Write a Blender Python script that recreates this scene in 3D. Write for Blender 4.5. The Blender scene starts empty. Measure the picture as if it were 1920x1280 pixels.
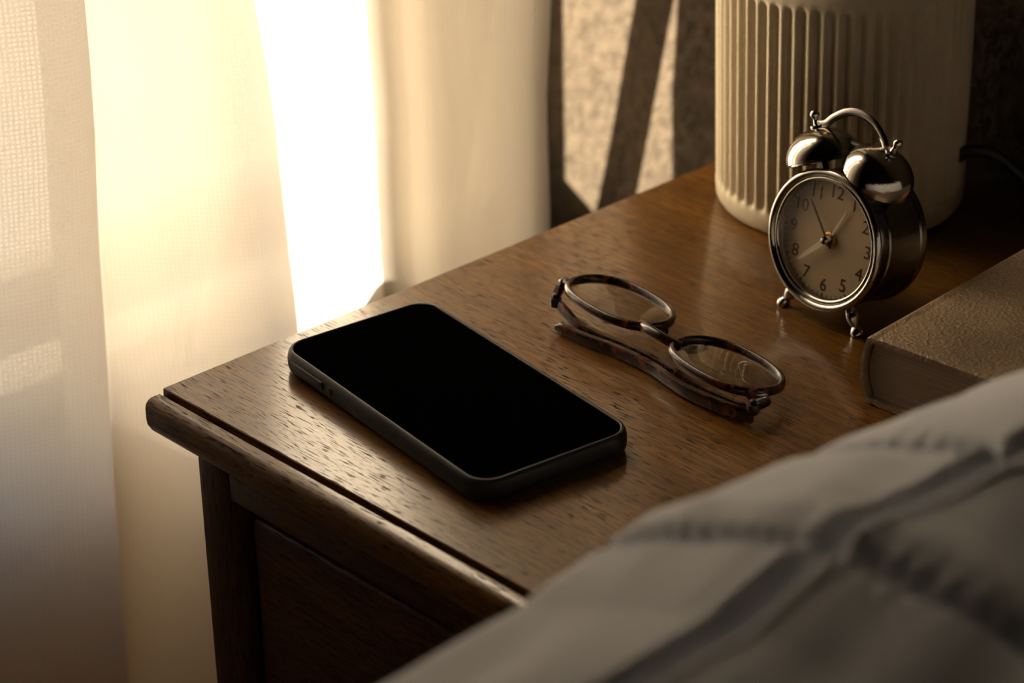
import bpy, bmesh, math, random
from mathutils import Vector, Matrix, noise
R_ = math.radians
PI = math.pi
TT = 0.56                       # height of the nightstand top; x runs along its front, y into its depth
scene = bpy.context.scene
C = scene.collection

# ------------------------------------------------------------------ camera
cam_d = bpy.data.cameras.new('camera')
cam = bpy.data.objects.new('camera', cam_d)
C.objects.link(cam)
cR = Vector((0.67793, 0.73473, -0.02333)); cU = Vector((-0.31800, 0.32173, 0.89183)); cF = Vector((-0.66278, 0.59718, -0.45177))
m = Matrix.Identity(4)
for i in range(3):
    m[i][0], m[i][1], m[i][2] = cR[i], cU[i], -cF[i]
m.translation = Vector((0.86185, -0.57059, 0.53852 + TT))
cam.matrix_world = m
cam_d.sensor_width = 36.0
cam_d.lens = 5226.5 / 1920 * 36
cam_d.clip_start = 0.02
cam_d.dof.use_dof = True
cam_d.dof.focus_distance = 1.145
cam_d.dof.aperture_fstop = 8.5
scene.camera = cam

# ------------------------------------------------------------------ sky, sun, exposure
world = bpy.data.worlds.new('sky')
scene.world = world
world.use_nodes = True
bg = world.node_tree.nodes['Background']
SEL = R_(18)
SAZ = math.atan2(0.573, 0.819)                 # heading of the sunlight: through the window towards the back wall
sky = world.node_tree.nodes.new('ShaderNodeTexSky')
sky.sky_type = 'NISHITA'
sky.sun_disc = False
sky.sun_elevation = SEL
sky.sun_rotation = SAZ + PI
sky.air_density = 1.0; sky.dust_density = 3.0; sky.ozone_density = 1.0
world.node_tree.links.new(sky.outputs['Color'], bg.inputs['Color'])
bg.inputs['Strength'].default_value = 0.20
sun_d = bpy.data.lights.new('sun', 'SUN')
sun = bpy.data.objects.new('sun', sun_d)
C.objects.link(sun)
sun_d.energy = 26.0
sun_d.color = (1.0, 0.88, 0.71)
sun_d.angle = R_(0.9)
sdir = Vector((0.573 * math.cos(SEL), 0.819 * math.cos(SEL), -math.sin(SEL)))
sun.rotation_euler = sdir.to_track_quat('-Z', 'Y').to_euler()
sun.location = (-3, -3, 3)
scene.view_settings.view_transform = 'Standard'
scene.view_settings.look = 'None'
scene.view_settings.gamma = 1.0
scene.view_settings.use_curve_mapping = False
scene.view_settings.exposure = 0.80
scene.cycles.use_denoising = True
scene.cycles.max_bounces = 10
scene.cycles.diffuse_bounces = 5
scene.cycles.transparent_max_bounces = 16
scene.cycles.caustics_reflective = False
scene.cycles.caustics_refractive = False
scene.cycles.sample_clamp_indirect = 6.0

# ------------------------------------------------------------------ materials
def mat(name):
    M = bpy.data.materials.new(name)
    M.use_nodes = True
    nt = M.node_tree
    b = nt.nodes['Principled BSDF']
    return M, nt, b

def N(nt, typ, **kw):
    n = nt.nodes.new(typ)
    for k, v in kw.items():
        setattr(n, k, v)
    return n

def simple(name, col, rough=0.5, metal=0.0, spec=0.5, coat=0.0, bump=0.0, bscale=200.0, vary=0.0):
    M, nt, b = mat(name)
    b.inputs['Base Color'].default_value = (*col, 1)
    b.inputs['Roughness'].default_value = rough
    b.inputs['Metallic'].default_value = metal
    b.inputs['Specular IOR Level'].default_value = spec
    b.inputs['Coat Weight'].default_value = coat
    tc = N(nt, 'ShaderNodeTexCoord')
    if bump or vary:
        nz = N(nt, 'ShaderNodeTexNoise')
        nz.inputs['Scale'].default_value = bscale
        nz.inputs['Detail'].default_value = 4
        nt.links.new(tc.outputs['Object'], nz.inputs['Vector'])
        if bump:
            bp = N(nt, 'ShaderNodeBump')
            bp.inputs['Strength'].default_value = bump
            bp.inputs['Distance'].default_value = 0.001
            nt.links.new(nz.outputs['Fac'], bp.inputs['Height'])
            nt.links.new(bp.outputs['Normal'], b.inputs['Normal'])
        if vary:
            cr = N(nt, 'ShaderNodeValToRGB')
            cr.color_ramp.elements[0].position = 0.3
            cr.color_ramp.elements[1].position = 0.7
            cr.color_ramp.elements[0].color = (*[c * (1 - vary) for c in col], 1)
            cr.color_ramp.elements[1].color = (*[min(1, c * (1 + vary)) for c in col], 1)
            nt.links.new(nz.outputs['Fac'], cr.inputs['Fac'])
            nt.links.new(cr.outputs['Color'], b.inputs['Base Color'])
    return M

def wood(name, axis='x', dark=(0.06, 0.024, 0.007), light=(0.23, 0.100, 0.010), rough=0.38, coat=1.0):
    M, nt, b = mat(name)
    tc = N(nt, 'ShaderNodeTexCoord')
    def mapped(along, across):
        mp = N(nt, 'ShaderNodeMapping')
        s = [across, across, across]
        s['xyz'.index(axis)] = along
        mp.inputs['Scale'].default_value = s
        nt.links.new(tc.outputs['Object'], mp.inputs['Vector'])
        return mp
    def nz(mp, detail=3, dist=0.0, rough_=0.5):
        n = N(nt, 'ShaderNodeTexNoise')
        n.inputs['Scale'].default_value = 1.0
        n.inputs['Detail'].default_value = detail
        n.inputs['Distortion'].default_value = dist
        n.inputs['Roughness'].default_value = rough_
        nt.links.new(mp.outputs[0], n.inputs['Vector'])
        return n
    bands = nz(mapped(3.5, 42), 4, 0.6)
    fibre = nz(mapped(30, 620), 3, 0.2, 0.65)
    pores = nz(mapped(120, 1500), 2, 0.0, 0.5)
    cr = N(nt, 'ShaderNodeValToRGB')
    cr.color_ramp.elements[0].position = 0.30
    cr.color_ramp.elements[1].position = 0.72
    cr.color_ramp.elements[0].color = (*[d * 0.55 + l * 0.45 for d, l in zip(dark, light)], 1)
    cr.color_ramp.elements[1].color = (*light, 1)
    nt.links.new(bands.outputs['Fac'], cr.inputs['Fac'])
    fr = N(nt, 'ShaderNodeMapRange')
    fr.inputs['From Min'].default_value = 0.40; fr.inputs['From Max'].default_value = 0.62
    fr.inputs['To Min'].default_value = 0.0; fr.inputs['To Max'].default_value = 0.85
    nt.links.new(fibre.outputs['Fac'], fr.inputs['Value'])
    mx = N(nt, 'ShaderNodeMix', data_type='RGBA')
    nt.links.new(fr.outputs[0], mx.inputs['Factor'])
    nt.links.new(cr.outputs['Color'], mx.inputs['A'])
    mx.inputs['B'].default_value = (*[d * 0.85 + l * 0.15 for d, l in zip(dark, light)], 1)
    pr = N(nt, 'ShaderNodeMapRange')
    pr.inputs['From Min'].default_value = 0.58; pr.inputs['From Max'].default_value = 0.62
    nt.links.new(pores.outputs['Fac'], pr.inputs['Value'])
    mx2 = N(nt, 'ShaderNodeMix', data_type='RGBA')
    nt.links.new(pr.outputs[0], mx2.inputs['Factor'])
    nt.links.new(mx.outputs['Result'], mx2.inputs['A'])
    mx2.inputs['B'].default_value = (*[d * 0.45 for d in dark], 1)
    nt.links.new(mx2.outputs['Result'], b.inputs['Base Color'])
    b.inputs['Roughness'].default_value = rough
    b.inputs['Coat Weight'].default_value = coat
    b.inputs['Coat IOR'].default_value = 1.62
    b.inputs['Coat Roughness'].default_value = 0.2
    b.inputs['Specular IOR Level'].default_value = 0.1
    inv = N(nt, 'ShaderNodeMath', operation='MULTIPLY_ADD')
    inv.inputs[1].default_value = -1.0; inv.inputs[2].default_value = 1.0
    nt.links.new(pr.outputs[0], inv.inputs[0])
    cw = N(nt, 'ShaderNodeMath', operation='MULTIPLY'); cw.inputs[1].default_value = coat
    nt.links.new(inv.outputs[0], cw.inputs[0]); nt.links.new(cw.outputs[0], b.inputs['Coat Weight'])
    ad = N(nt, 'ShaderNodeMath', operation='MULTIPLY_ADD')
    ad.inputs[1].default_value = 0.25
    nt.links.new(fibre.outputs['Fac'], ad.inputs[0]); nt.links.new(inv.outputs[0], ad.inputs[2])
    bp = N(nt, 'ShaderNodeBump')
    bp.inputs['Strength'].default_value = 0.16; bp.inputs['Distance'].default_value = 0.0004
    nt.links.new(ad.outputs[0], bp.inputs['Height'])
    nt.links.new(bp.outputs['Normal'], b.inputs['Normal'])
    nt.links.new(bp.outputs['Normal'], b.inputs['Coat Normal'])
    return M

def sheer_material(name='sheer_linen', t0=0.13, t1=0.03, tl_c=(0.86, 0.79, 0.67), df_c=(0.84, 0.78, 0.68), dens=0.42):
    M, nt, b = mat(name)
    nt.nodes.remove(b)
    out = [n for n in nt.nodes if n.type == 'OUTPUT_MATERIAL'][0]
    tc = N(nt, 'ShaderNodeTexCoord')
    sep = N(nt, 'ShaderNodeSeparateXYZ')
    uvn = N(nt, 'ShaderNodeUVMap')
    nt.links.new(uvn.outputs[0], sep.inputs[0])
    wob = N(nt, 'ShaderNodeTexNoise')
    wob.inputs['Scale'].default_value = 140; wob.inputs['Detail'].default_value = 2
    nt.links.new(tc.outputs['Object'], wob.inputs['Vector'])
    def thread(o, f):
        a = N(nt, 'ShaderNodeMath', operation='MULTIPLY_ADD')
        a.inputs[1].default_value = f
        nt.links.new(sep.outputs[o], a.inputs[0])
        w = N(nt, 'ShaderNodeMath', operation='MULTIPLY'); w.inputs[1].default_value = 2.5
        nt.links.new(wob.outputs['Fac'], w.inputs[0]); nt.links.new(w.outputs[0], a.inputs[2])
        s = N(nt, 'ShaderNodeMath', operation='SINE')
        nt.links.new(a.outputs[0], s.inputs[0])
        return s
    th1, th2 = thread(0, 2 * PI / 0.0022), thread(1, 2 * PI / 0.0022)
    mul = N(nt, 'ShaderNodeMath', operation='MAXIMUM')
    nt.links.new(th1.outputs[0], mul.inputs[0]); nt.links.new(th2.outputs[0], mul.inputs[1])
    mr = N(nt, 'ShaderNodeMapRange')
    mr.inputs['From Min'].default_value = -1; mr.inputs['From Max'].default_value = 1
    mr.inputs['To Min'].default_value = t0; mr.inputs['To Max'].default_value = t1
    nt.links.new(mul.outputs[0], mr.inputs['Value'])
    tr = N(nt, 'ShaderNodeBsdfTransparent'); tr.inputs['Color'].default_value = (1, 1, 1, 1)
    tl = N(nt, 'ShaderNodeBsdfTranslucent'); tl.inputs['Color'].default_value = (*tl_c, 1)
    df = N(nt, 'ShaderNodeBsdfDiffuse'); df.inputs['Color'].default_value = (*df_c, 1)
    bp = N(nt, 'ShaderNodeBump'); bp.inputs['Strength'].default_value = 0.25; bp.inputs['Distance'].default_value = 0.0005
    nt.links.new(mul.outputs[0], bp.inputs['Height'])
    nt.links.new(bp.outputs['Normal'], df.inputs['Normal'])
    m1 = N(nt, 'ShaderNodeMixShader'); m1.inputs[0].default_value = dens
    nt.links.new(tl.outputs[0], m1.inputs[1]); nt.links.new(df.outputs[0], m1.inputs[2])
    m2 = N(nt, 'ShaderNodeMixShader')
    nt.links.new(mr.outputs[0], m2.inputs[0])
    nt.links.new(m1.outputs[0], m2.inputs[1]); nt.links.new(tr.outputs[0], m2.inputs[2])
    nt.links.new(m2.outputs[0], out.inputs['Surface'])
    return M

def thin_glass(name, refl=0.5, tint=(1, 1, 1)):
    M, nt, b = mat(name)
    nt.nodes.remove(b)
    out = [n for n in nt.nodes if n.type == 'OUTPUT_MATERIAL'][0]
    tr = N(nt, 'ShaderNodeBsdfTransparent'); tr.inputs['Color'].default_value = (*tint, 1)
    gl = N(nt, 'ShaderNodeBsdfGlossy'); gl.inputs['Roughness'].default_value = 0.02
    lw = N(nt, 'ShaderNodeLayerWeight'); lw.inputs['Blend'].default_value = 0.5
    pw = N(nt, 'ShaderNodeMath', operation='POWER'); pw.inputs[1].default_value = 5.0
    nt.links.new(lw.outputs['Facing'], pw.inputs[0])
    mu = N(nt, 'ShaderNodeMath', operation='MULTIPLY_ADD'); mu.inputs[1].default_value = refl; mu.inputs[2].default_value = 0.04 * refl
    nt.links.new(pw.outputs[0], mu.inputs[0])
    mx = N(nt, 'ShaderNodeMixShader')
    nt.links.new(mu.outputs[0], mx.inputs[0]); nt.links.new(tr.outputs[0], mx.inputs[1]); nt.links.new(gl.outputs[0], mx.inputs[2])
    nt.links.new(mx.outputs[0], out.inputs['Surface'])
    return M

def tortoise():
    M, nt, b = mat('tortoiseshell')
    tc = N(nt, 'ShaderNodeTexCoord')
    nz = N(nt, 'ShaderNodeTexNoise'); nz.inputs['Scale'].default_value = 170; nz.inputs['Detail'].default_value = 2; nz.inputs['Distortion'].default_value = 0.8
    nt.links.new(tc.outputs['Object'], nz.inputs['Vector'])
    cr = N(nt, 'ShaderNodeValToRGB')
    cr.color_ramp.elements[0].position = 0.40; cr.color_ramp.elements[0].color = (0.012, 0.006, 0.005, 1)
    cr.color_ramp.elements[1].position = 0.66; cr.color_ramp.elements[1].color = (0.13, 0.036, 0.012, 1)
    e = cr.color_ramp.elements.new(0.53); e.color = (0.045, 0.014, 0.009, 1)
    nt.links.new(nz.outputs['Fac'], cr.inputs['Fac'])
    nt.links.new(cr.outputs['Color'], b.inputs['Base Color'])
    b.inputs['Roughness'].default_value = 0.24
    b.inputs['Coat Weight'].default_value = 0.2
    b.inputs['Coat Roughness'].default_value = 0.08
    return M

def leather():
    M, nt, b = mat('brown_leather')
    tc = N(nt, 'ShaderNodeTexCoord')
    vo = N(nt, 'ShaderNodeTexVoronoi'); vo.inputs['Scale'].default_value = 620
    nz = N(nt, 'ShaderNodeTexNoise'); nz.inputs['Scale'].default_value = 420; nz.inputs['Detail'].default_value = 5
    big = N(nt, 'ShaderNodeTexNoise'); big.inputs['Scale'].default_value = 28; big.inputs['Detail'].default_value = 3
    for n in (vo, nz, big):
        nt.links.new(tc.outputs['Object'], n.inputs['Vector'])
    ad = N(nt, 'ShaderNodeMath', operation='ADD')
    nt.links.new(vo.outputs['Distance'], ad.inputs[0]); nt.links.new(nz.outputs['Fac'], ad.inputs[1])
    bp = N(nt, 'ShaderNodeBump'); bp.inputs['Strength'].default_value = 0.8; bp.inputs['Distance'].default_value = 0.0006
    nt.links.new(ad.outputs[0], bp.inputs['Height']); nt.links.new(bp.outputs['Normal'], b.inputs['Normal'])
    cr = N(nt, 'ShaderNodeValToRGB')
    cr.color_ramp.elements[0].position = 0.3; cr.color_ramp.elements[0].color = (0.20, 0.135, 0.08, 1)
    cr.color_ramp.elements[1].position = 0.75; cr.color_ramp.elements[1].color = (0.35, 0.25, 0.155, 1)
    nt.links.new(big.outputs['Fac'], cr.inputs['Fac']); nt.links.new(cr.outputs['Color'], b.inputs['Base Color'])
    b.inputs['Roughness'].default_value = 0.55
    return M

def paper():
    M, nt, b = mat('page_edges')
    tc = N(nt, 'ShaderNodeTexCoord')
    mp = N(nt, 'ShaderNodeMapping'); mp.inputs['Scale'].default_value = (10, 10, 2600)
    nt.links.new(tc.outputs['Object'], mp.inputs['Vector'])
    nz = N(nt, 'ShaderNodeTexNoise'); nz.inputs['Scale'].default_value = 1.0; nz.inputs['Detail'].default_value = 2
    nt.links.new(mp.outputs[0], nz.inputs['Vector'])
    cr = N(nt, 'ShaderNodeValToRGB')
    cr.color_ramp.elements[0].position = 0.3; cr.color_ramp.elements[0].color = (0.19, 0.135, 0.095, 1)
    cr.color_ramp.elements[1].position = 0.7; cr.color_ramp.elements[1].color = (0.34, 0.255, 0.185, 1)
    nt.links.new(nz.outputs['Fac'], cr.inputs['Fac']); nt.links.new(cr.outputs['Color'], b.inputs['Base Color'])
    bp = N(nt, 'ShaderNodeBump'); bp.inputs['Strength'].default_value = 0.4; bp.inputs['Distance'].default_value = 0.0003
    nt.links.new(nz.outputs['Fac'], bp.inputs['Height']); nt.links.new(bp.outputs['Normal'], b.inputs['Normal'])
    b.inputs['Roughness'].default_value = 0.8
    return M

def plaster(name, col, scale=150, strength=0.9, vary=0.25):
    M, nt, b = mat(name)
    tc = N(nt, 'ShaderNodeTexCoord')
    nz = N(nt, 'ShaderNodeTexNoise'); nz.inputs['Scale'].default_value = scale; nz.inputs['Detail'].default_value = 3
    nt.links.new(tc.outputs['Object'], nz.inputs['Vector'])
    bp = N(nt, 'ShaderNodeBump'); bp.inputs['Strength'].default_value = strength; bp.inputs['Distance'].default_value = 0.004
    nt.links.new(nz.outputs['Fac'], bp.inputs['Height']); nt.links.new(bp.outputs['Normal'], b.inputs['Normal'])
    cr = N(nt, 'ShaderNodeValToRGB')
    cr.color_ramp.elements[0].position = 0.35; cr.color_ramp.elements[0].color = (*[c * (1 - vary) for c in col], 1)
    cr.color_ramp.elements[1].position = 0.65; cr.color_ramp.elements[1].color = (*[c * (1 + vary) for c in col], 1)
    nt.links.new(nz.outputs['Fac'], cr.inputs['Fac']); nt.links.new(cr.outputs['Color'], b.inputs['Base Color'])
    b.inputs['Roughness'].default_value = 0.9
    b.inputs['Specular IOR Level'].default_value = 0.2
    return M

def duvet_material():
    M, nt, b = mat('grey_cotton')
    tc = N(nt, 'ShaderNodeTexCoord')
    nz = N(nt, 'ShaderNodeTexNoise'); nz.inputs['Scale'].default_value = 900; nz.inputs['Detail'].default_value = 2
    big = N(nt, 'ShaderNodeTexNoise'); big.inputs['Scale'].default_value = 60; big.inputs['Detail'].default_value = 4
    for n in (nz, big):
        nt.links.new(tc.outputs['Object'], n.inputs['Vector'])
    bp = N(nt, 'ShaderNodeBump'); bp.inputs['Strength'].default_value = 0.3; bp.inputs['Distance'].default_value = 0.0006
    nt.links.new(nz.outputs['Fac'], bp.inputs['Height'])
    bp2 = N(nt, 'ShaderNodeBump'); bp2.inputs['Strength'].default_value = 0.15; bp2.inputs['Distance'].default_value = 0.004
    nt.links.new(big.outputs['Fac'], bp2.inputs['Height']); nt.links.new(bp.outputs['Normal'], bp2.inputs['Normal'])
    nt.links.new(bp2.outputs['Normal'], b.inputs['Normal'])
    b.inputs['Base Color'].default_value = (0.80, 0.83, 0.92, 1)
    b.inputs['Roughness'].default_value = 0.95
    b.inputs['Specular IOR Level'].default_value = 0.1
    b.inputs['Sheen Weight'].default_value = 0.15
    return M

WOOD = wood('oak_grain_across', 'x')
WOODV = wood('oak_upright_shade_toned', 'z', (0.04, 0.016, 0.006), (0.12, 0.05, 0.014), coat=0.35)  # the top's oak with the front's shade put into its colour
WOODF = wood('oak_front_shade_toned', 'x', (0.04, 0.016, 0.006), (0.12, 0.05, 0.014), coat=0.35)  # same oak, darkened in colour for the shade on the front
GAP = simple('dark_recess', (0.02, 0.010, 0.005), 0.8)
SHEER = sheer_material()
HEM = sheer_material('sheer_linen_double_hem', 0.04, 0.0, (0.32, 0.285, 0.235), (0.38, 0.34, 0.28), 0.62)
PANE = thin_glass('window_glass', 0.6)
LENS = thin_glass('lens_glass', 0.75, (0.82, 0.80, 0.76))
TORT = tortoise()
LEATHER = leather()
PAPER = paper()
DUVET = duvet_material()
CHROME = simple('nickel', (0.46, 0.44, 0.41), 0.13, 1.0, bump=0.05, bscale=900)
STEEL = simple('brushed_steel', (0.22, 0.21, 0.19), 0.2, 1.0, bump=0.06, bscale=700)
DARKMETAL = simple('dark_metal', (0.05, 0.045, 0.04), 0.4, 0.8)
BRASS = simple('brass', (0.55, 0.30, 0.10), 0.3, 1.0)
DIAL = simple('cream_dial', (0.56, 0.45, 0.31), 0.6, vary=0.05, bscale=60)
INK = simple('dial_ink', (0.08, 0.052, 0.03), 0.7)
PALE = simple('pale_hand', (0.85, 0.78, 0.66), 0.4)
CASE = simple('black_silicone', (0.012, 0.0115, 0.011), 0.45, spec=0.3, bump=0.12, bscale=2500)
SCREEN = simple('dark_screen', (0.0012, 0.0012, 0.0012), 0.2, spec=0.0)
CERAMIC = simple('matte_beige_ceramic', (0.56, 0.48, 0.345), 0.55, spec=0.3, bump=0.15, bscale=500, vary=0.05)
CORD = simple('black_cord', (0.012, 0.012, 0.012), 0.5)
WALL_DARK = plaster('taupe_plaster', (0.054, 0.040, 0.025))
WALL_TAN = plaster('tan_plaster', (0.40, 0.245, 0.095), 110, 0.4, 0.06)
FRAME = simple('painted_window_frame', (0.55, 0.47, 0.36), 0.45, bump=0.05)
FLOOR = wood('floor_oak', 'y', rough=0.5)
CEIL = simple('ceiling_paint', (0.035, 0.03, 0.024), 0.9)
ROOMWALL = simple('room_wall_paint', (0.035, 0.03, 0.024), 0.9)
STONE = simple('pale_paving', (0.62, 0.55, 0.45), 0.9, vary=0.1, bscale=3)
BAND = simple('shadow_strap_cloth', (0.33, 0.24, 0.15), 0.9, bump=0.3, bscale=600)  # cloth of the added strap that shades the back wall
MATTRESS = simple('mattress_cloth', (0.4, 0.38, 0.35), 0.9)

# ------------------------------------------------------------------ mesh helpers
class MB:
    def __init__(self):
        self.v, self.f = [], []
    def add(self, vs, fs):
        o = len(self.v)
        self.v += [tuple(p) for p in vs]
        self.f += [tuple(i + o for i in f) for f in fs]
    def box(self, x0, x1, y0, y1, z0, z1):
        vs = [(x, y, z) for z in (z0, z1) for y in (y0, y1) for x in (x0, x1)]
        self.add(vs, [(0, 2, 3, 1), (4, 5, 7, 6), (0, 1, 5, 4), (2, 6, 7, 3), (0, 4, 6, 2), (1, 3, 7, 5)])
    def loft(self, rings, closed=True, cap=True):
        n = len(rings[0]); vs = [p for r in rings for p in r]; fs = []
        for i in range(len(rings) - 1):
            for j in range(n if closed else n - 1):
                k = (j + 1) % n
                fs.append((i * n + j, i * n + k, (i + 1) * n + k, (i + 1) * n + j))
        if cap:
            fs.append(tuple(reversed(range(n))))
            fs.append(tuple((len(rings) - 1) * n + j for j in range(n)))
        self.add(vs, fs)
    def lathe(self, prof, seg=48, M=None, cap=True):
        rings = []
        for r, h in prof:
            ring = []
            for j in range(seg):
                a = 2 * PI * j / seg
                p = Vector((r * math.cos(a), r * math.sin(a), h))
                ring.append(M @ p if M else p)
            rings.append(ring)
        self.loft(rings, True, cap)
    def tube(self, path, rad, seg=12, closed=False, flat=1.0, up=None):
        path = [Vector(p) for p in path]; n = len(path); rings = []
        rads = rad if isinstance(rad, (list, tuple)) else [rad] * n
        prev = None
        for i in range(n):
            if closed:
                t = path[(i + 1) % n] - path[i - 1]
            else:
                t = path[min(i + 1, n - 1)] - path[max(i - 1, 0)]
            t.normalize()
            if up is not None:
                s = t.cross(Vector(up)).normalized()
            elif prev is None:
                s = t.orthogonal().normalized()
            else:
                s = (prev - t * prev.dot(t)).normalized()
            prev = s
            w = s.cross(t)
            rings.append([path[i] + (s * math.cos(2 * PI * j / seg) + w * flat * math.sin(2 * PI * j / seg)) * rads[i] for j in range(seg)])
        if closed:
            rings.append(rings[0])
        self.loft(rings, True, not closed)
    def build(self, name, material, parent=None, smooth=35, bevel=0.0, seg=2, merge=False, loc=None):
        me = bpy.data.meshes.new(name)
        me.from_pydata(self.v, [], self.f)
        bm = bmesh.new(); bm.from_mesh(me)
        if merge:
            bmesh.ops.remove_doubles(bm, verts=bm.verts, dist=1e-6)
        bmesh.ops.recalc_face_normals(bm, faces=bm.faces)
        if bevel:
            es = [e for e in bm.edges if len(e.link_faces) == 2 and e.calc_face_angle(0) > R_(40)]
            bmesh.ops.bevel(bm, geom=es, offset=bevel, segments=seg, profile=0.5, affect='EDGES', clamp_overlap=True)
        bm.to_mesh(me); bm.free()
        if smooth:
            me.shade_smooth()
            me.set_sharp_from_angle(angle=R_(smooth))
        me.materials.append(material)
        o = bpy.data.objects.new(name, me)
        C.objects.link(o)
        if parent:
            o.parent = parent
        if loc:
            o.location = loc
        return o

def thing(name, label, cat, loc=(0, 0, 0), rot=(0, 0, 0), group=None):
    o = bpy.data.objects.new(name, None)
    o.empty_display_size = 0.02
    C.objects.link(o)
    o.location = loc; o.rotation_euler = rot
    o['label'] = label; o['category'] = cat
    if group:
        o['group'] = group
    return o

def tag(o, label, cat):
    o['label'] = label; o['category'] = cat
    return o

def struct(o):
    o['kind'] = 'structure'
    return o

def catmull(pts, per=8, closed=False):
    pts = [Vector(p) for p in pts]; n = len(pts); out = []
    rng = range(n if closed else n - 1)
    for i in rng:
        if closed:
            p0, p1, p2, p3 = pts[i - 1], pts[i], pts[(i + 1) % n], pts[(i + 2) % n]
        else:
            p0, p1, p2, p3 = pts[max(i - 1, 0)], pts[i], pts[i + 1], pts[min(i + 2, n - 1)]
        for k in range(per):
            t = k / per
            out.append(0.5 * ((2 * p1) + (p2 - p0) * t + (2 * p0 - 5 * p1 + 4 * p2 - p3) * t * t + (3 * p1 - p0 - 3 * p2 + p3) * t ** 3))
    if not closed:
        out.append(pts[-1])
    return out

def rrect(w, h, r, seg=8):
    """closed rounded rectangle outline, centred"""
    out = []
    for cx, cy, a0 in ((w / 2 - r, h / 2 - r, 0), (-w / 2 + r, h / 2 - r, 90), (-w / 2 + r, -h / 2 + r, 180), (w / 2 - r, -h / 2 + r, 270)):
        for k in range(seg + 1):
            a = R_(a0 + 90 * k / seg)
            out.append((cx + r * math.cos(a), cy + r * math.sin(a)))
    return out

# ------------------------------------------------------------------ room shell
WX, WB = -0.24, 0.43            # inner faces of the window wall and of the wall behind the nightstand
WOUT = WX - 0.045
SILL = TT - 0.085
WY0, WY1, WZ1 = -0.155, 0.379, TT + 0.72
XR, YF, CZ = 2.6, -2.2, 2.35
b = MB(); b.box(WOUT - 0.05, XR, YF, WB + 0.12, -0.1, 0.0); struct(b.build('floor', FLOOR, smooth=0))
b = MB(); b.box(WOUT - 0.05, XR, YF, WB + 0.12, CZ, CZ + 0.1); struct(b.build('ceiling', CEIL, smooth=0))
b = MB()
b.box(WOUT, WX, YF, WY0, 0, CZ); b.box(WOUT, WX, WY1, WB, 0, CZ)
b.box(WOUT, WX, WY0, WY1, 0, SILL); b.box(WOUT, WX, WY0, WY1, WZ1, CZ)
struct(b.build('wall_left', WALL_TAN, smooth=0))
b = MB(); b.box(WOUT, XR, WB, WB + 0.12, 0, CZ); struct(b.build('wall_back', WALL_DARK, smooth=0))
b = MB(); b.box(XR, XR + 0.1, YF, WB + 0.12, 0, CZ); struct(b.build('wall_right', ROOMWALL, smooth=0))
b = MB(); b.box(WOUT, XR + 0.1, YF - 0.1, YF, 0, CZ); struct(b.build('wall_front', ROOMWALL, smooth=0))
b = MB(); b.box(-30, WOUT - 0.06, -30, 30, -0.35, -0.25); struct(b.build('ground', STONE, smooth=0))

win = bpy.data.objects.new('window_1', None); C.objects.link(win); struct(win)
win.location = (WOUT, 0, SILL)
fx0, fx1 = 0.0, 0.03
b = MB(); b.box(fx0, fx1, WY0, WY0 + 0.035, 0.0, WZ1 - SILL); b.box(fx0, fx1, WY1 - 0.03, WY1, 0.0, WZ1 - SILL)
b.box(fx0, fx1, WY0 + 0.035, WY1 - 0.03, WZ1 - SILL - 0.04, WZ1 - SILL); b.box(fx0, fx1, WY0 + 0.035, WY1 - 0.03, 0.0, 0.02)
b.build('window_frame', FRAME, win, bevel=0.002)
b = MB(); b.box(0.012, 0.016, WY0 + 0.035, WY1 - 0.03, 0.02, WZ1 - SILL - 0.04); b.build('pane', PANE, win, smooth=0)

b = MB(); b.box(0.031, 0.099, WY0 - 0.03, 0.368, -0.022, -0.001); b.build('sill', FRAME, win, bevel=0.003)

# ------------------------------------------------------------------ nightstand
NS_W, NS_D, TH = 0.36, 0.415, 0.0185
ns = thing('nightstand', 'brown oak nightstand with a grooved rounded top, beside the window curtain', 'nightstand', (0, 0, 0))
prof = [(0.006, -TH), (0.0025, -TH + 0.0015), (0.0004, -TH + 0.005), (0.0, -TH + 0.008), (0.0, -0.0058), (0.0006, -0.0038), (0.0018, -0.0025), (0.0035, -0.0019),
        (0.0076, -0.0018), (0.0079, -0.0040), (0.0096, -0.0040), (0.0098, -0.0004), (0.0102, 0.0), (NS_D - 0.004, 0.0), (NS_D - 0.001, -0.001), (NS_D, -0.004), (NS_D, -TH + 0.005), (NS_D - 0.004, -TH)]
b = MB(); rings = []
ends = [(0.0045, 0.0045), (0.0028, 0.0026), (0.0012, 0.0009), (0.0004, 0.0002), (0.0, 0.0)]   # rounded left and right ends
zc = -TH / 2
def endring(x, inset):
    out = []
    for (y, z) in prof:
        zz = zc + (z - zc) * (1 - inset / (TH / 2) * 0.9)
        yy = NS_D / 2 + (y - NS_D / 2) * (1 - inset / (NS_D / 2))
        out.append((x, yy, TT + zz))
    return out
for k in range(len(ends)):
    t = k / (len(ends) - 1) * PI / 2
    rings.append(endring(0.005 * (1 - math.sin(t)), 0.005 * (1 - math.cos(PI / 2 - t)) if False else 0.005 * (1 - math.sin(t)) ** 1.6))
for k in reversed(range(len(ends))):
    t = k / (len(ends) - 1) * PI / 2
    rings.append(endring(NS_W - 0.005 * (1 - math.sin(t)), 0.005 * (1 - math.sin(t)) ** 1.6))
b.loft(rings)
b.build('tabletop', WOOD, ns, smooth=30)
BX0, BX1, BY0, BY1 = 0.028, 0.345, 0.0045, 0.405
ST = 0.0205
zt = TT - TH
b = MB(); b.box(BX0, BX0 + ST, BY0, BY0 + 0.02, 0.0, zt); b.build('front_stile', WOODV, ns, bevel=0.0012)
b = MB(); b.box(BX1 - ST, BX1, BY0, BY0 + 0.02, 0.0, zt); b.build('front_stile', WOODV, ns, bevel=0.0012)
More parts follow.
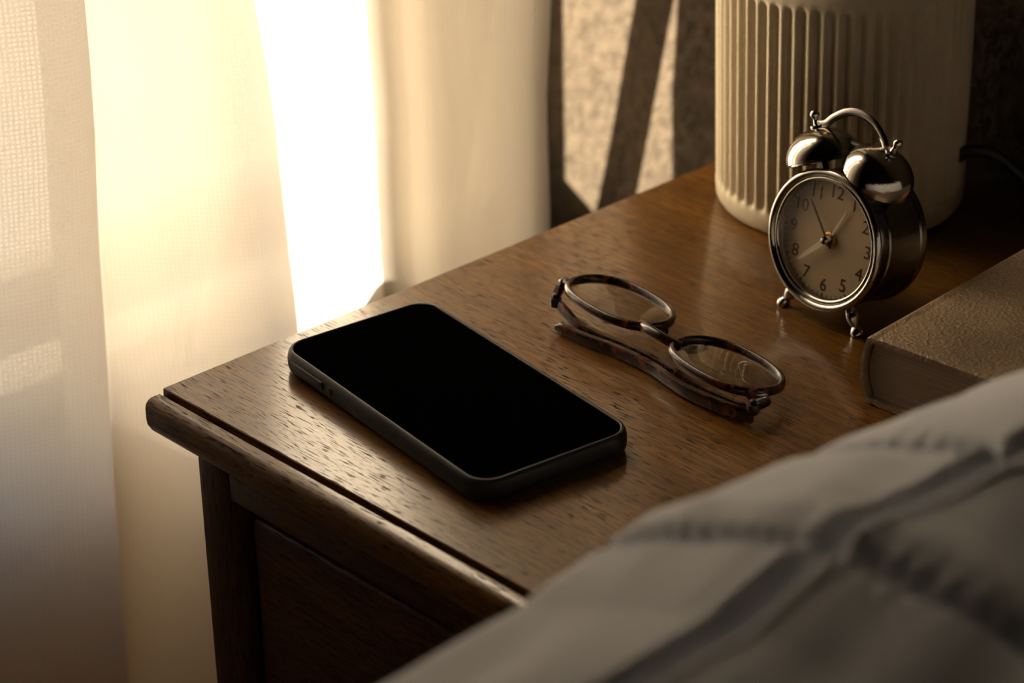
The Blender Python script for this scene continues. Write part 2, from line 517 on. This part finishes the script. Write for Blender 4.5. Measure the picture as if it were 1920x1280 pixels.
b = MB(); b.box(BX0 + ST, BX1 - ST, BY0 + 0.0004, BY0 + 0.02, zt - 0.0135, zt); b.build('front_rail', WOODF, ns, bevel=0.0008)
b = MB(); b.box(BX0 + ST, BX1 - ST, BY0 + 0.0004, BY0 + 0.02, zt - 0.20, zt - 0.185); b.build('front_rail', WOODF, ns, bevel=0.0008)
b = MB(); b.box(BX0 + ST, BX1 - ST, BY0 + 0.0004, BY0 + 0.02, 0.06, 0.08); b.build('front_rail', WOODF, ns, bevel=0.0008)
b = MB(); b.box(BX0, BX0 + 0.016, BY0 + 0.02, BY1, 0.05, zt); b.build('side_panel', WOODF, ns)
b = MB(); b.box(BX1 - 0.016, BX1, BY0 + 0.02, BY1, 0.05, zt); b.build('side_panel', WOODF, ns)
b = MB(); b.box(BX0 + 0.016, BX1 - 0.016, BY1 - 0.01, BY1, 0.05, zt); b.build('back_panel', WOOD, ns)
for (z1, z0) in ((zt - 0.0135 - 0.0065, zt - 0.185 + 0.005), (zt - 0.205, 0.085)):
    b = MB(); b.box(BX0 + ST + 0.0075, BX1 - ST - 0.0075, BY0 + 0.005, BY0 + 0.022, z0, z1)
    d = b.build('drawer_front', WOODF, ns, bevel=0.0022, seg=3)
    b = MB(); Mk = Matrix.Translation((0.187, BY0 + 0.005, (z0 + z1) / 2)) @ Matrix.Rotation(R_(90), 4, 'X')
    b.lathe([(0.006, -0.002), (0.005, 0.006), (0.006, 0.010), (0.0125, 0.014), (0.0135, 0.018), (0.010, 0.022), (0.003, 0.0235)], 24, Mk)
    b.build('knob', BRASS, d)
b = MB(); b.box(BX0 + ST - 0.004, BX1 - ST + 0.004, BY0 + 0.0215, BY0 + 0.026, 0.06, zt); b.build('inner_panel', GAP, ns, smooth=0)

# ------------------------------------------------------------------ sheer curtain
plan = [(-0.62, -0.14), (-0.56, -0.115), (-0.50, -0.15), (-0.44, -0.115), (-0.38, -0.15), (-0.31, -0.115), (-0.24, -0.15), (-0.16, -0.115), (-0.09, -0.15), (-0.03, -0.13),
        (0.01, -0.112), (0.036, -0.102), (0.050, -0.106), (0.056, -0.122), (0.052, -0.142), (0.062, -0.160), (0.084, -0.158), (0.108, -0.132),
        (0.128, -0.110), (0.143, -0.104), (0.168, -0.112), (0.198, -0.126), (0.226, -0.142), (0.252, -0.157), (0.268, -0.165), (0.280, -0.162), (0.288, -0.146),
        (0.300, -0.134), (0.312, -0.122), (0.324, -0.111), (0.3315, -0.109), (0.336, -0.117), (0.343, -0.142), (0.350, -0.162), (0.355, -0.173)]
pl = catmull([(p[0], p[1], 0) for p in plan], 7)
ulen = [0.0]
for i in range(1, len(pl)):
    ulen.append(ulen[-1] + (pl[i] - pl[i - 1]).length)
b = MB(); NZ = 70; vs, fs, uvs = [], [], []
ztop = 2.2
for k in range(NZ + 1):
    z = 0.004 + (ztop - 0.004) * k / NZ
    for i, p in enumerate(pl):
        dz = z - TT
        sway = 0.006 * math.sin(dz * 6.5 + p[0] * 21) + 0.004 * math.sin(dz * 11 - p[0] * 37 + 1.3)
        sw = sway * min(1.0, abs(dz) / 0.12 + 0.35)
        vs.append((p[1] + sw, p[0] + 0.003 * math.sin(dz * 8 + p[0] * 15), z)); uvs.append((ulen[i], z))
n = len(pl)
for k in range(NZ):
    for i in range(n - 1):
        fs.append((k * n + i, k * n + i + 1, (k + 1) * n + i + 1, (k + 1) * n + i))
me = bpy.data.meshes.new('sheer_curtain'); me.from_pydata(vs, [], fs)
uvl = me.uv_layers.new(name='UVMap')
for lp in me.loops:
    uvl.data[lp.index].uv = uvs[lp.vertex_index]
me.shade_smooth(); me.materials.append(SHEER); me.materials.append(HEM)
iB = min(range(n), key=lambda i: (pl[i] - Vector((0.268, -0.165, 0))).length)
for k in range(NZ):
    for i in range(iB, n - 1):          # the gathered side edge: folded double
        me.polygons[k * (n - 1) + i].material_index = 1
cur = bpy.data.objects.new('sheer_curtain', me); C.objects.link(cur)
tag(cur, 'cream sheer linen curtain hanging in folds across the bright window', 'curtain')

# added strap and hook behind the curtain edge, to cast a slanted wall shadow
tb = thing('added_shadow_strap', 'slanting cloth strap, added behind the right edge of the sheer curtain to shade the wall', 'shadow caster', (0, 0, TT))
tp = catmull([(-0.135, 0.372, 0.20), (-0.150, 0.371, 0.13), (-0.172, 0.370, 0.045), (-0.197, 0.370, -0.062), (-0.222, 0.372, -0.15), (-0.236, 0.376, -0.19)], 8)
b = MB(); rings = []
for i, p in enumerate(tp):
    t = (tp[min(i + 1, len(tp) - 1)] - tp[max(i - 1, 0)]).normalized()
    s = t.cross(Vector((0, 1, 0))).normalized()
    w = 0.0125
    rings.append([p + s * w + Vector((0, 0.001, 0)), p - s * w + Vector((0, 0.001, 0)), p - s * w - Vector((0, 0.001, 0)), p + s * w - Vector((0, 0.001, 0))])
b.loft(rings); b.build('strap', BAND, tb, smooth=50)
b = MB(); b.tube(catmull([(-0.240, 0.383, -0.205), (-0.232, 0.380, -0.206), (-0.225, 0.377, -0.195), (-0.228, 0.376, -0.18)], 5), 0.0022, 8); b.build('hook', BRASS, tb)

# ------------------------------------------------------------------ lamp
LX, LY = 0.070, 0.3535
lamp = thing('table_lamp', 'beige ceramic table lamp with a wide ribbed base in the back corner of the nightstand', 'lamp', (LX, LY, TT))
NR, SUB = 56, 10
seg = NR * SUB
hs = [(0.0, 0.0545, 0), (0.0012, 0.0565, 0), (0.004, 0.0580, 0), (0.0095, 0.0584, 0), (0.0115, 0.0583, 0.15), (0.0125, 0.0582, 0.6), (0.0145, 0.0582, 1)]
for k in range(1, 12):
    hs.append((0.0145 + (0.1105 - 0.0145) * k / 11, 0.0582 + 0.0010 * k / 11, 1))
hs += [(0.1122, 0.0592, 0.6), (0.1135, 0.0591, 0.15), (0.1148, 0.0588, 0), (0.1195, 0.0575, 0), (0.1245, 0.0545, 0), (0.129, 0.049, 0), (0.1318, 0.040, 0), (0.1335, 0.028, 0), (0.1345, 0.016, 0)]
b = MB(); rings = []
for (h, r, d) in hs:
    ring = []
    for j in range(seg):
        a = 2 * PI * j / seg
        t = (j % SUB) / SUB
        c = 0.5 + 0.5 * math.cos(2 * PI * t)
        g = 1 - c ** 0.75                     # 0 on the rib crest, 1 in the groove
        rr = r - 0.0027 * d * g
        ring.append((rr * math.cos(a), rr * math.sin(a), h))
    rings.append(ring)
b.loft(rings); b.build('lamp_base', CERAMIC, lamp, smooth=60)
b = MB(); b.lathe([(0.014, 0.133), (0.014, 0.138), (0.009, 0.141), (0.009, 0.166), (0.015, 0.170), (0.0155, 0.211), (0.012, 0.214)], 32); b.build('lamp_neck', BRASS, lamp)
b = MB(); b.tube(catmull([(0.048, 0.022, 0.026), (0.056, 0.0265, 0.0315), (0.064, 0.0335, 0.030), (0.073, 0.041, 0.021), (0.084, 0.047, 0.008), (0.098, 0.050, 0.0036), (0.112, 0.051, 0.0034), (0.128, 0.053, 0.0034), (0.146, 0.0605, 0.0034), (0.2, 0.0550, 0.0034)], 8), 0.0032, 10)
b.build('power_cord', CORD, lamp)

# ------------------------------------------------------------------ alarm clock
TILT = R_(-10)
clk = thing('alarm_clock', 'round silver twin-bell alarm clock with a cream dial standing in front of the ribbed lamp', 'clock', (0.1516, 0.2445, TT), (TILT, 0, 0))
CZ_ = 0.0378
MF = Matrix.Translation((0, 0, CZ_)) @ Matrix.Rotation(R_(-90), 4, 'X')       # lathe axis z -> depth +y
b = MB(); b.lathe([(0.0255, 0.0036), (0.0272, -0.0005), (0.0292, 0.0006), (0.0296, 0.002), (0.0296, 0.0050), (0.0290, 0.0056), (0.0290, 0.0068), (0.0295, 0.0074), (0.0296, 0.0265), (0.0302, 0.0272), (0.0303, 0.0300), (0.0296, 0.0312), (0.024, 0.0325), (0.004, 0.0335)], 96, MF)
b.build('clock_case', STEEL, clk)
b = MB()
bz = []
for (rc, tr, zc2) in ((0.0294, 0.0016, -0.0012), (0.0270, 0.0010, -0.0006)):
    for k in range(13):
        a = 2 * PI * k / 12
        bz.append((rc, tr, zc2, a))
def torus(mb, rc, tr, zc2, M, seg=96, ns_=14):
    rings = []
    for k in range(ns_ + 1):
        a = 2 * PI * k / ns_
        rings.append([M @ Vector(((rc + tr * math.cos(a)) * math.cos(2 * PI * j / seg), (rc + tr * math.cos(a)) * math.sin(2 * PI * j / seg), zc2 + tr * math.sin(a))) for j in range(seg)])
    mb.loft(rings, True, False)
torus(b, 0.0294, 0.0017, -0.0014, MF); torus(b, 0.0268, 0.0011, -0.0010, MF)
b.lathe([(0.0295, 0.0012), (0.0268, 0.0012), (0.0262, 0.0032), (0.0262, 0.0040), (0.0295, 0.0040)], 96, MF, cap=False)
b.build('bezel', CHROME, clk, merge=True, smooth=50)
b = MB(); b.lathe([(0.0264, 0.0030), (0.0264, 0.0026), (0.0010, 0.0026)], 96, MF); dial = b.build('dial', DIAL, clk)
ydial = 0.0026
def numeral(txt, ang, size, rad):
    cu = bpy.data.curves.new('numeral', 'FONT'); cu.body = txt; cu.size = size; cu.align_x = 'CENTER'; cu.align_y = 'CENTER'
    cu.extrude = 0.00006; cu.resolution_u = 3
    tmp = bpy.data.objects.new('tmp', cu); C.objects.link(tmp)
    dg = bpy.context.evaluated_depsgraph_get()
    me = bpy.data.meshes.new_from_object(tmp.evaluated_get(dg))
    bpy.data.objects.remove(tmp)
    me.materials.clear(); me.materials.append(INK)
    o = bpy.data.objects.new('numeral', me); C.objects.link(o); o.parent = dial
    o.location = (rad * math.sin(ang), ydial - 0.0001, CZ_ + rad * math.cos(ang)); o.rotation_euler = (R_(90), 0, 0)
    return o
for h in range(1, 13):
    numeral(str(h), 2 * PI * h / 12, 0.0082, 0.0208)
b = MB()
for k in range(60):
    a = 2 * PI * k / 60
    r0, r1, w = (0.0247, 0.0258, 0.00022) if k % 5 else (0.0243, 0.0258, 0.00042)
    d = Vector((math.sin(a), 0, math.cos(a))); s = Vector((math.cos(a), 0, -math.sin(a)))
    base = Vector((0, ydial - 0.00008, CZ_))
    b.add([base + d * r0 - s * w, base + d * r0 + s * w, base + d * r1 + s * w, base + d * r1 - s * w], [(0, 1, 2, 3)])
mt = b.build('minute_track', INK, dial, smooth=0); mt['kind'] = 'stuff'
def hand(name, ang, length, w0, w1, y, material, tail=0.004):
    mb = MB(); d = Vector((math.sin(ang), 0, math.cos(ang))); s = Vector((math.cos(ang), 0, -math.sin(ang)))
    base = Vector((0, y, CZ_)); rings = []
    for t, w in ((-tail, w0 * 0.8), (0, w0), (length * 0.75, w1), (length, w1 * 0.35)):
        c = base + d * t
        rings.append([c - s * w + Vector((0, -0.0002, 0)), c + s * w + Vector((0, -0.0002, 0)), c + s * w + Vector((0, 0.0002, 0)), c - s * w + Vector((0, 0.0002, 0))])
    mb.loft(rings); return mb.build(name, material, clk, smooth=0)
hand('alarm_hand', R_(27), 0.0165, 0.0005, 0.0004, 0.0016, PALE)
hand('hour_hand', R_(227), 0.0182, 0.0014, 0.0010, -0.0004, PALE, 0.003)
hand('minute_hand', R_(322), 0.0190, 0.0005, 0.0004, 0.0004, INK)
b = MB(); b.lathe([(0.0034, 0.0027), (0.0034, 0.0018), (0.0026, 0.0012)], 24, MF); b.build('alarm_collar', BRASS, clk)
b = MB(); b.lathe([(0.0010, 0.0026), (0.0010, 0.0), (0.0017, -0.0004), (0.0019, -0.0014), (0.0013, -0.0024), (0.0004, -0.0027)], 20, MF); b.build('hub', CHROME, clk)
b = MB(); b.lathe([(0.0262 * math.sin(a), -0.0012 - 0.0016 * (1 - (math.sin(a)) ** 2)) for a in [PI / 2 * (1 - k / 8) for k in range(8)]] + [(0.0003, -0.0028)], 64, MF, cap=False)
b.build('crystal', LENS, clk)
BY = 0.0085
for s in (-1, 1):
    ax = Vector((s * math.sin(R_(25.5)), 0, math.cos(R_(25.5))))
    Mb = Matrix.Translation((0, BY, CZ_)) @ Matrix.Rotation(s * R_(25.5), 4, 'Y')
    b = MB()
    pr = [(0.0156, 0.0340), (0.0160, 0.0342), (0.0160, 0.0352)]
    for k in range(1, 13):
        a = PI / 2 * k / 12
        pr.append((0.0158 * math.cos(a) + 0.0002, 0.0352 + 0.0128 * math.sin(a)))
    inner = [(r * 0.93, h - 0.0008) for r, h in reversed(pr)]
    b.lathe(pr + inner, 48, Mb, cap=False)
    bell = b.build('bell', CHROME, clk, smooth=50)
    b = MB(); b.lathe([(0.0030, 0.0480), (0.0030, 0.0488), (0.0015, 0.0492), (0.0012, 0.0512), (0.0014, 0.0520), (0.0021, 0.0532), (0.0021, 0.0541), (0.0014, 0.0552), (0.0004, 0.0556)], 16, Mb)
    b.build('finial', CHROME, bell)
    b = MB(); b.lathe([(0.0016, 0.0285), (0.0016, 0.0478)], 12, Mb); b.build('bell_post', DARKMETAL, clk)
sx_, cx_ = math.sin(R_(25.5)), math.cos(R_(25.5))
hz = CZ_ + 0.0486 * cx_
ends_ = [(-0.0486 * sx_ + 0.001, hz)]
hp = catmull([(-0.0222, BY, hz + 0.0006), (-0.0165, BY, hz + 0.0022), (-0.0125, BY, hz + 0.0060), (-0.0055, BY, hz + 0.0104), (0.002, BY, hz + 0.0114), (0.0095, BY, hz + 0.0094), (0.0150, BY, hz + 0.0048), (0.0178, BY, hz + 0.0012), (0.0222, BY, hz + 0.0006)], 8)
b = MB(); b.tube(hp, 0.0018, 12, flat=0.5, up=(0, 1, 0)); b.build('handle', CHROME, clk)
b = MB(); b.tube([(0, 0.012, CZ_ + 0.028), (0, 0.012, CZ_ + 0.039)], 0.0009, 8)
b.lathe([(0.0004, -0.006), (0.0022, -0.0056), (0.0024, 0.0), (0.0022, 0.0056), (0.0004, 0.006)], 12, Matrix.Translation((0, 0.012, CZ_ + 0.040)) @ Matrix.Rotation(R_(90), 4, 'Y'))
b.build('hammer', DARKMETAL, clk)
for s in (-1, 1):
    Ml = Matrix.Translation((0, 0.0035, CZ_)) @ Matrix.Rotation(s * R_(-30.5) + PI, 4, 'Y')
    # the leg points downwards and outwards from the case, ball foot at its end
    b = MB(); b.lathe([(0.0026, 0.0285), (0.0026, 0.0296), (0.0020, 0.0302), (0.0026, 0.0322), (0.0030, 0.0342), (0.0025, 0.0368), (0.0017, 0.0388), (0.0022, 0.0396), (0.0029, 0.0411), (0.0027, 0.0427), (0.0014, 0.0437), (0.0003, 0.0439)], 20, Ml)
    b.build('leg', CHROME, clk)

# ------------------------------------------------------------------ smartphone
ph = thing('smartphone', 'black smartphone in a dark case lying face up near the front edge of the nightstand', 'phone', (0.0987, 0.0835, TT), (0, 0, R_(-7.7)))
PL, PW, PR = 0.1512, 0.0762, 0.0118
prof = [(0.0036, 0.0), (0.0016, 0.0005), (0.0004, 0.0018), (0.0, 0.0036), (0.0, 0.0066), (0.0004, 0.0086), (0.0011, 0.0098), (0.0018, 0.0102), (0.0023, 0.0102), (0.0026, 0.0099), (0.0027, 0.0094)]
b = MB(); rings = []
for ins, z in prof:
    rings.append([(x, y, z) for x, y in rrect(PL - 2 * ins, PW - 2 * ins, PR - ins, 10)])
b.loft(rings); b.build('phone_case', CASE, ph, smooth=60)
b = MB(); rings = []
for ins, z in ((0.0026, 0.0092), (0.0029, 0.0097), (0.0034, 0.00985), (0.0050, 0.0099)):
    rings.append([(x, y, z) for x, y in rrect(PL - 2 * ins, PW - 2 * ins, PR - ins, 10)])
b.loft(rings); b.build('screen', SCREEN, ph, smooth=60)
# ridge of the volume keys on the long side facing the front
b = MB(); rings = []
for d, k in ((0.0005, 1.0), (-0.0002, 1.0), (-0.0006, 0.93), (-0.0007, 0.8)):
    rings.append([(x - 0.0515, -PW / 2 + d, 0.0058 + y) for x, y in rrect(0.026 * (0.97 + 0.03 * k), 0.0036 * k, 0.0016 * k, 5)])
b.loft(rings); b.build('volume_button', CASE, ph)
b = MB(); rings = []
for d, k in ((0.0005, 1.0), (-0.0001, 1.0), (-0.0004, 0.8)):
    rings.append([(x - 0.0335, -PW / 2 + d, 0.0058 + y) for x, y in rrect(0.0045 * k, 0.0034 * k, 0.0012 * k, 4)])
b.loft(rings); b.build('mute_switch', CASE, ph)

# ------------------------------------------------------------------ eyeglasses
gl = thing('eyeglasses', 'folded tortoiseshell eyeglasses lying between the phone and the alarm clock', 'glasses', (0.1315, 0.1775, TT), (0, 0, R_(-5.5)))
ga = R_(-9)                      # the front lies almost flat, its brow edge raised on the folded temples
zmid = 0.0120
def fp(x, y, h):                 # point on the front plane: x across, y towards the lower rim, h out of the plane
    return Vector((x, y * math.cos(ga) - h * math.sin(ga), zmid - 0.042 * x + y * math.sin(ga) + h * math.cos(ga)))
def lens_outline(s, k=1.0, n=56):
    out = []
    for i in range(n):
        a = 2 * PI * i / n
        e = 2.35
        cx, sy = math.cos(a), math.sin(a)
        x = abs(cx) ** (2 / e) * (1 if cx > 0 else -1) * 0.0258 * k
        y = abs(sy) ** (2 / e) * (1 if sy > 0 else -1) * (0.0172 if sy > 0 else 0.0160) * k
        out.append((s * (0.0347 + x), y))
    return out
front = thing('tmp', '', '')
bpy.data.objects.remove(front)
b = MB()
for s in (-1, 1):
    ol = lens_outline(s)
    rings = []
    n = len(ol)
    for i in range(n):
        p = Vector(ol[i]); t = (Vector(ol[(i + 1) % n]) - Vector(ol[i - 1])).normalized()
        nn = Vector((t.y, -t.x)) * s
        ring = []
        for (d, h) in ((-0.0003, -0.0016), (-0.0006, -0.0004), (-0.0003, 0.0016), (0.0006, 0.0021), (0.0017, 0.0016), (0.0022, 0.0003), (0.0019, -0.0014), (0.0008, -0.0020)):
            q = p + nn * d
            ring.append(fp(q.x, q.y, h))
        rings.append(ring)
    rings.append(rings[0])
    b.loft(rings, True, False)
frame = b.build('front_frame', TORT, gl, smooth=60, merge=True)
b = MB(); b.tube(catmull([fp(-0.0125, -0.0055, 0.0), fp(-0.0080, -0.0085, 0.0012), fp(-0.003, -0.0102, 0.0022), fp(0.003, -0.0102, 0.0022), fp(0.0080, -0.0085, 0.0012), fp(0.0125, -0.0055, 0.0)], 7), 0.0021, 12, flat=0.85)
b.build('bridge', TORT, frame)
for s in (-1, 1):
    b = MB()
    b.tube(catmull([fp(s * 0.0110, -0.002, -0.001), fp(s * 0.0095, 0.002, -0.0035), fp(s * 0.0105, 0.006, -0.004), fp(s * 0.0135, 0.009, -0.002)], 6), [0.0012] * 6 + [0.0018] * 7 + [0.0014] * 6, 10)
    b.build('nose_pad', TORT, frame)
    ol = lens_outline(s, 0.985)
    b = MB(); rings = []
    for k, h in ((1.0, -0.0003), (0.8, 0.0007), (0.5, 0.0014), (0.2, 0.0018)):
        rings.append([fp(s * 0.0347 + (x - s * 0.0347) * k, y * k, h) for x, y in ol])
    b.loft(rings); b.build('lens', LENS, gl, smooth=80)
# end pieces with the hinges, then the folded temples lying on the wood
def world_local(x, y, z):        # nightstand coordinates -> coordinates of the glasses
    v = Vector((x - 0.1315, y - 0.1775, z)); v.rotate(Matrix.Rotation(R_(5.5), 3, 'Z')); return v
def strip(path, hw, tk, name, parent, material=TORT):
    """flat bar: tall in z (half height hw), thin sideways (half thickness tk); hw/tk may be lists"""
    n_ = len(path); mb = MB(); rings = []
    for i, p in enumerate(path):
        t = (path[min(i + 1, n_ - 1)] - path[max(i - 1, 0)]).normalized()
        sd = t.cross(Vector((0, 0, 1))).normalized(); up = sd.cross(t)
        a = hw[i] if isinstance(hw, list) else hw
        c = tk[i] if isinstance(tk, list) else tk
        rings.append([p + sd * c * cc + up * a * ss for cc, ss in ((1, 0.55), (0.6, 1), (-0.6, 1), (-1, 0.55), (-1, -0.55), (-0.6, -1), (0.6, -1), (1, -0.55))])
    mb.loft(rings); return mb.build(name, material, parent, smooth=50)
er = catmull([fp(0.0590, -0.0085, -0.0002), fp(0.0635, -0.0080, -0.0012)] + [world_local(0.1975, 0.1650, 0.0100), world_local(0.1948, 0.1608, 0.0080)], 6)
strip(er, 0.0022, 0.0016, 'end_piece', frame)
el = catmull([fp(-0.0590, -0.0085, -0.0002), fp(-0.0625, -0.0085, -0.0012)] + [world_local(0.0690, 0.1700, 0.0100), world_local(0.0712, 0.1685, 0.0085)], 6)
strip(el, 0.0022, 0.0016, 'end_piece', frame)
t1 = catmull([world_local(*p) for p in ((0.1955, 0.1582, 0.0042), (0.180, 0.1562, 0.0040), (0.1616, 0.1562, 0.0036), (0.1475, 0.1588, 0.0034), (0.1375, 0.1610, 0.0033), (0.1250, 0.1622, 0.0032), (0.1125, 0.1622, 0.0031), (0.0977, 0.1608, 0.0030), (0.0796, 0.1605, 0.0029))], 6)
k1 = [0.0030 - 0.0004 * i / len(t1) for i in range(len(t1))]
k1[-1] = 0.0012
temple = strip(t1, k1, 0.0016, 'temple', gl)
t2 = catmull([world_local(*p) for p in ((0.0712, 0.1690, 0.0080), (0.0790, 0.1672, 0.0062), (0.0880, 0.1655, 0.0042), (0.1010, 0.1655, 0.0032), (0.1180, 0.1665, 0.0030), (0.1330, 0.1660, 0.0030), (0.1480, 0.1640, 0.0030), (0.1640, 0.1615, 0.0030), (0.1800, 0.1612, 0.0030), (0.1880, 0.1622, 0.0030))], 6)
k2 = [0.0028] * len(t2); k2[-1] = 0.0012
temple2 = strip(t2, k2, 0.0015, 'temple', gl)
for (x, y, z, par) in ((0.1952, 0.1592, 0.0068, temple), (0.0706, 0.1685, 0.0085, temple2)):
    b = MB(); p = world_local(x, y, z)
    b.lathe([(0.0024, -0.0015), (0.0026, -0.0010), (0.0026, 0.0022), (0.0024, 0.0026)], 8, Matrix.Translation(p))
    b.lathe([(0.0013, 0.0026), (0.0015, 0.0032), (0.0013, 0.0044), (0.0004, 0.0048)], 10, Matrix.Translation(p))
    b.build('hinge', DARKMETAL, par)

# ------------------------------------------------------------------ book
BKX, BKY, BT = 0.2125, 0.2045, 0.031
bk = thing('hardcover_book', 'thick closed book in brown grained leather lying flat beside the bed', 'book', (BKX, BKY, TT), (0, 0, R_(4)))
BW, BL, BB = 0.118, 0.196, 0.0024
outer = []
# section in x (from spine to fore edge) and z
sec = [(BW, BT - BB), (BW, BT - 0.0004), (BW - 0.001, BT), (0.0095, BT), (0.0082, BT - 0.0001), (0.0068, BT - 0.0006), (0.0056, BT - 0.0003), (0.0042, BT - 0.0001), (0.0024, BT - 0.0012), (0.0008, BT - 0.0048), (-0.0004, BT - 0.0095), (-0.0008, BT / 2)]
low = [(x, BT - z) for x, z in reversed(sec[:-1])]
outer = sec + low
inner = []
for (x, z) in ((BW, BB), (0.008, BB), (0.0040, 0.0030), (0.0022, 0.0058), (0.0014, 0.010), (0.0010, BT / 2)):
    inner.append((x, z))
inner += [(x, BT - z) for x, z in reversed(inner[:-1])]
loop = outer + inner
b = MB(); rings = []
for y, sc in ((0.0, 0.75), (0.0006, 0.95), (0.0016, 1.0), (BL - 0.0016, 1.0), (BL - 0.0006, 0.95), (BL, 0.75)):
    ring = []
    no = len(outer)
    for i, (x, z) in enumerate(loop):
        if i < no:                      # soften the cut edge by pulling the outside in slightly
            zz = BT / 2 + (z - BT / 2) * (1 - (1 - sc) * 0.10); xx = x + (1 - sc) * (0.0012 if x < 0.002 else 0)
        else:
            zz, xx = z, x
        ring.append((xx, y, zz))
    rings.append(ring)
b.loft(rings, True, False)
n0 = len(loop)
vsz = len(b.v); no = len(outer)
capf = []
def strip_caps(base, flip):
    # bridge the outer and inner outline on an end face
    oo = list(range(no)); ii = [no + (len(inner) - 1 - k) for k in range(len(inner))]
    fs_ = []; i = j = 0
    while i < len(oo) - 1 or j < len(ii) - 1:
        if j == len(ii) - 1 or (i < len(oo) - 1 and i / (len(oo) - 1) <= j / (len(ii) - 1)):
            fs_.append((oo[i], oo[i + 1], ii[j])); i += 1
        else:
            fs_.append((oo[i], ii[j + 1], ii[j])); j += 1
    return [tuple(base + q for q in f) for f in fs_]
b.f += strip_caps(0, False) + strip_caps((len(rings) - 1) * n0, True)
b.build('cover', LEATHER, bk, smooth=45)
b = MB(); rings = []
for y in (0.0030, BL - 0.0030):
    ring = []
    for k in range(9):
        t = k / 8
        ring.append((0.0050 - 0.0030 * math.sin(PI * t), y, BB + 0.0001 + (BT - 2 * BB - 0.0002) * t))
    for k in range(9):
        t = 1 - k / 8
        ring.append((BW - 0.0045 - 0.0030 * math.sin(PI * t), y, BB + 0.0001 + (BT - 2 * BB - 0.0002) * t))
    rings.append(ring)
b.loft(rings); b.build('page_block', PAPER, bk, smooth=50)

# ------------------------------------------------------------------ bed and duvet
bed = thing('bed', 'bed beside the nightstand, hidden under the grey duvet', 'bed', (0.43, -1.6, 0))
b = MB(); b.box(0, 1.3, 0, 1.98, 0.05, 0.30); b.build('bed_base', WOOD, bed, bevel=0.01)
b = MB(); b.box(0, 1.3, 0, 1.98, 0.301, 0.585); b.build('mattress', MATTRESS, bed, bevel=0.04, seg=4)

sec = [(0.372, -0.34), (0.369, -0.22), (0.367, -0.10), (0.365, 0.0), (0.3645, 0.05), (0.3655, 0.085), (0.3695, 0.110), (0.3775, 0.1255), (0.391, 0.1345), (0.412, 0.1435), (0.436, 0.1535),
       (0.4555, 0.1605), (0.475, 0.1620), (0.50, 0.1600), (0.54, 0.1540), (0.60, 0.146), (0.70, 0.136), (0.85, 0.128), (1.10, 0.125), (1.45, 0.125)]
sp = catmull([(x, 0, z) for x, z in sec], 14)
sl = [0.0]
for i in range(1, len(sp)):
    sl.append(sl[-1] + (sp[i] - sp[i - 1]).length)
iA = min(range(len(sp)), key=lambda i: abs(sp[i].x - 0.4555) + (1 if sp[i].z < 0.12 else 0))
sA = sl[iA]
seamS = [sA - 0.42, sA, sA + 0.20, sA + 0.40, sA + 0.60, sA + 0.80]
seamY = [-0.66, -0.47, -0.28, -0.090, -0.013, 0.18, 0.36]
ys = []
y = -1.05
while y < 0.415:
    ys.append(y); y += 0.002 if -0.26 < y < 0.2 else 0.010
CR = [(-1.100, -0.0032), (-0.400, -0.0032), (-0.250, -0.0029), (-0.190, -0.0019), (-0.160, -0.0018), (-0.135, -0.0022), (-0.112, 0.0022), (-0.095, 0.0073), (-0.080, 0.0064), (-0.063, 0.0017), (-0.045, 0.0005), (-0.020, 0.0020), (0.014, -0.0022), (0.050, -0.0051), (0.090, -0.0074), (0.130, -0.0110), (0.200, -0.0170), (0.450, -0.0247)]
def crest(y):
    for (a, p), (c, q) in zip(CR, CR[1:]):
        if a <= y <= c:
            t = (y - a) / (c - a); t = t * t * (3 - 2 * t) if abs(q - p) < 0.004 else t
            return p + (q - p) * t
    return -0.02
vs, fs = [], []
for yi, y in enumerate(ys):
    for i, p in enumerate(sp):
        t = (sp[min(i + 1, len(sp) - 1)] - sp[max(i - 1, 0)]).normalized()
        nrm = Vector((-t.z, 0, t.x))
        s = sl[i]
        ysh = 0.006 * math.sin(s * 9 + 0.4)
        dS = min(abs(s - q - 0.003 * math.sin(y * 31 + q)) for q in seamS)
        dY = min(abs(y - q - ysh) for q in seamY)
        puff = 0.0050 * (1 - math.exp(-(dS / 0.0065) ** 1.3)) * (1 - math.exp(-(dY / 0.013) ** 1.3))
        groove = 0.0042 * math.exp(-(dS / 0.0024) ** 2) + 0.0056 * math.exp(-(dY / 0.0028) ** 2)
        ridge = 0.0022 * math.exp(-((dS - 0.0075) / 0.0030) ** 2)
        pk = 0.0009 * math.sin(y * 950 + 3 * math.sin(y * 90)) * math.exp(-(dS / 0.007) ** 2) + 0.0013 * math.sin(s * 900 + 3 * math.sin(s * 80)) * math.exp(-(dY / 0.008) ** 2)
        soft = 0.006 * noise.noise(Vector((s * 13, y * 4.5 + 2 * s, 1.7))) + 0.003 * noise.noise(Vector((s * 34 + y * 9, y * 9, 5.1)))
        d = puff - groove + ridge + pk * 0.6 + soft + crest(y) * (1 if s < sA + 0.02 else max(0.25, 1 - (s - sA - 0.02) * 8))
        d -= 0.004
        q = p + nrm * d
        if q.x < 0.3625:
            q.x = 0.3625
        vs.append((q.x, y, TT + q.z))
n = len(sp)
for k in range(len(ys) - 1):
    for i in range(n - 1):
        fs.append((k * n + i, (k + 1) * n + i, (k + 1) * n + i + 1, k * n + i + 1))
me = bpy.data.meshes.new('duvet'); me.from_pydata(vs, [], fs); me.shade_smooth(); me.materials.append(DUVET)
duv = bpy.data.objects.new('duvet', me); C.objects.link(duv)
tag(duv, 'grey quilted duvet draped over the bed edge in the foreground', 'duvet')
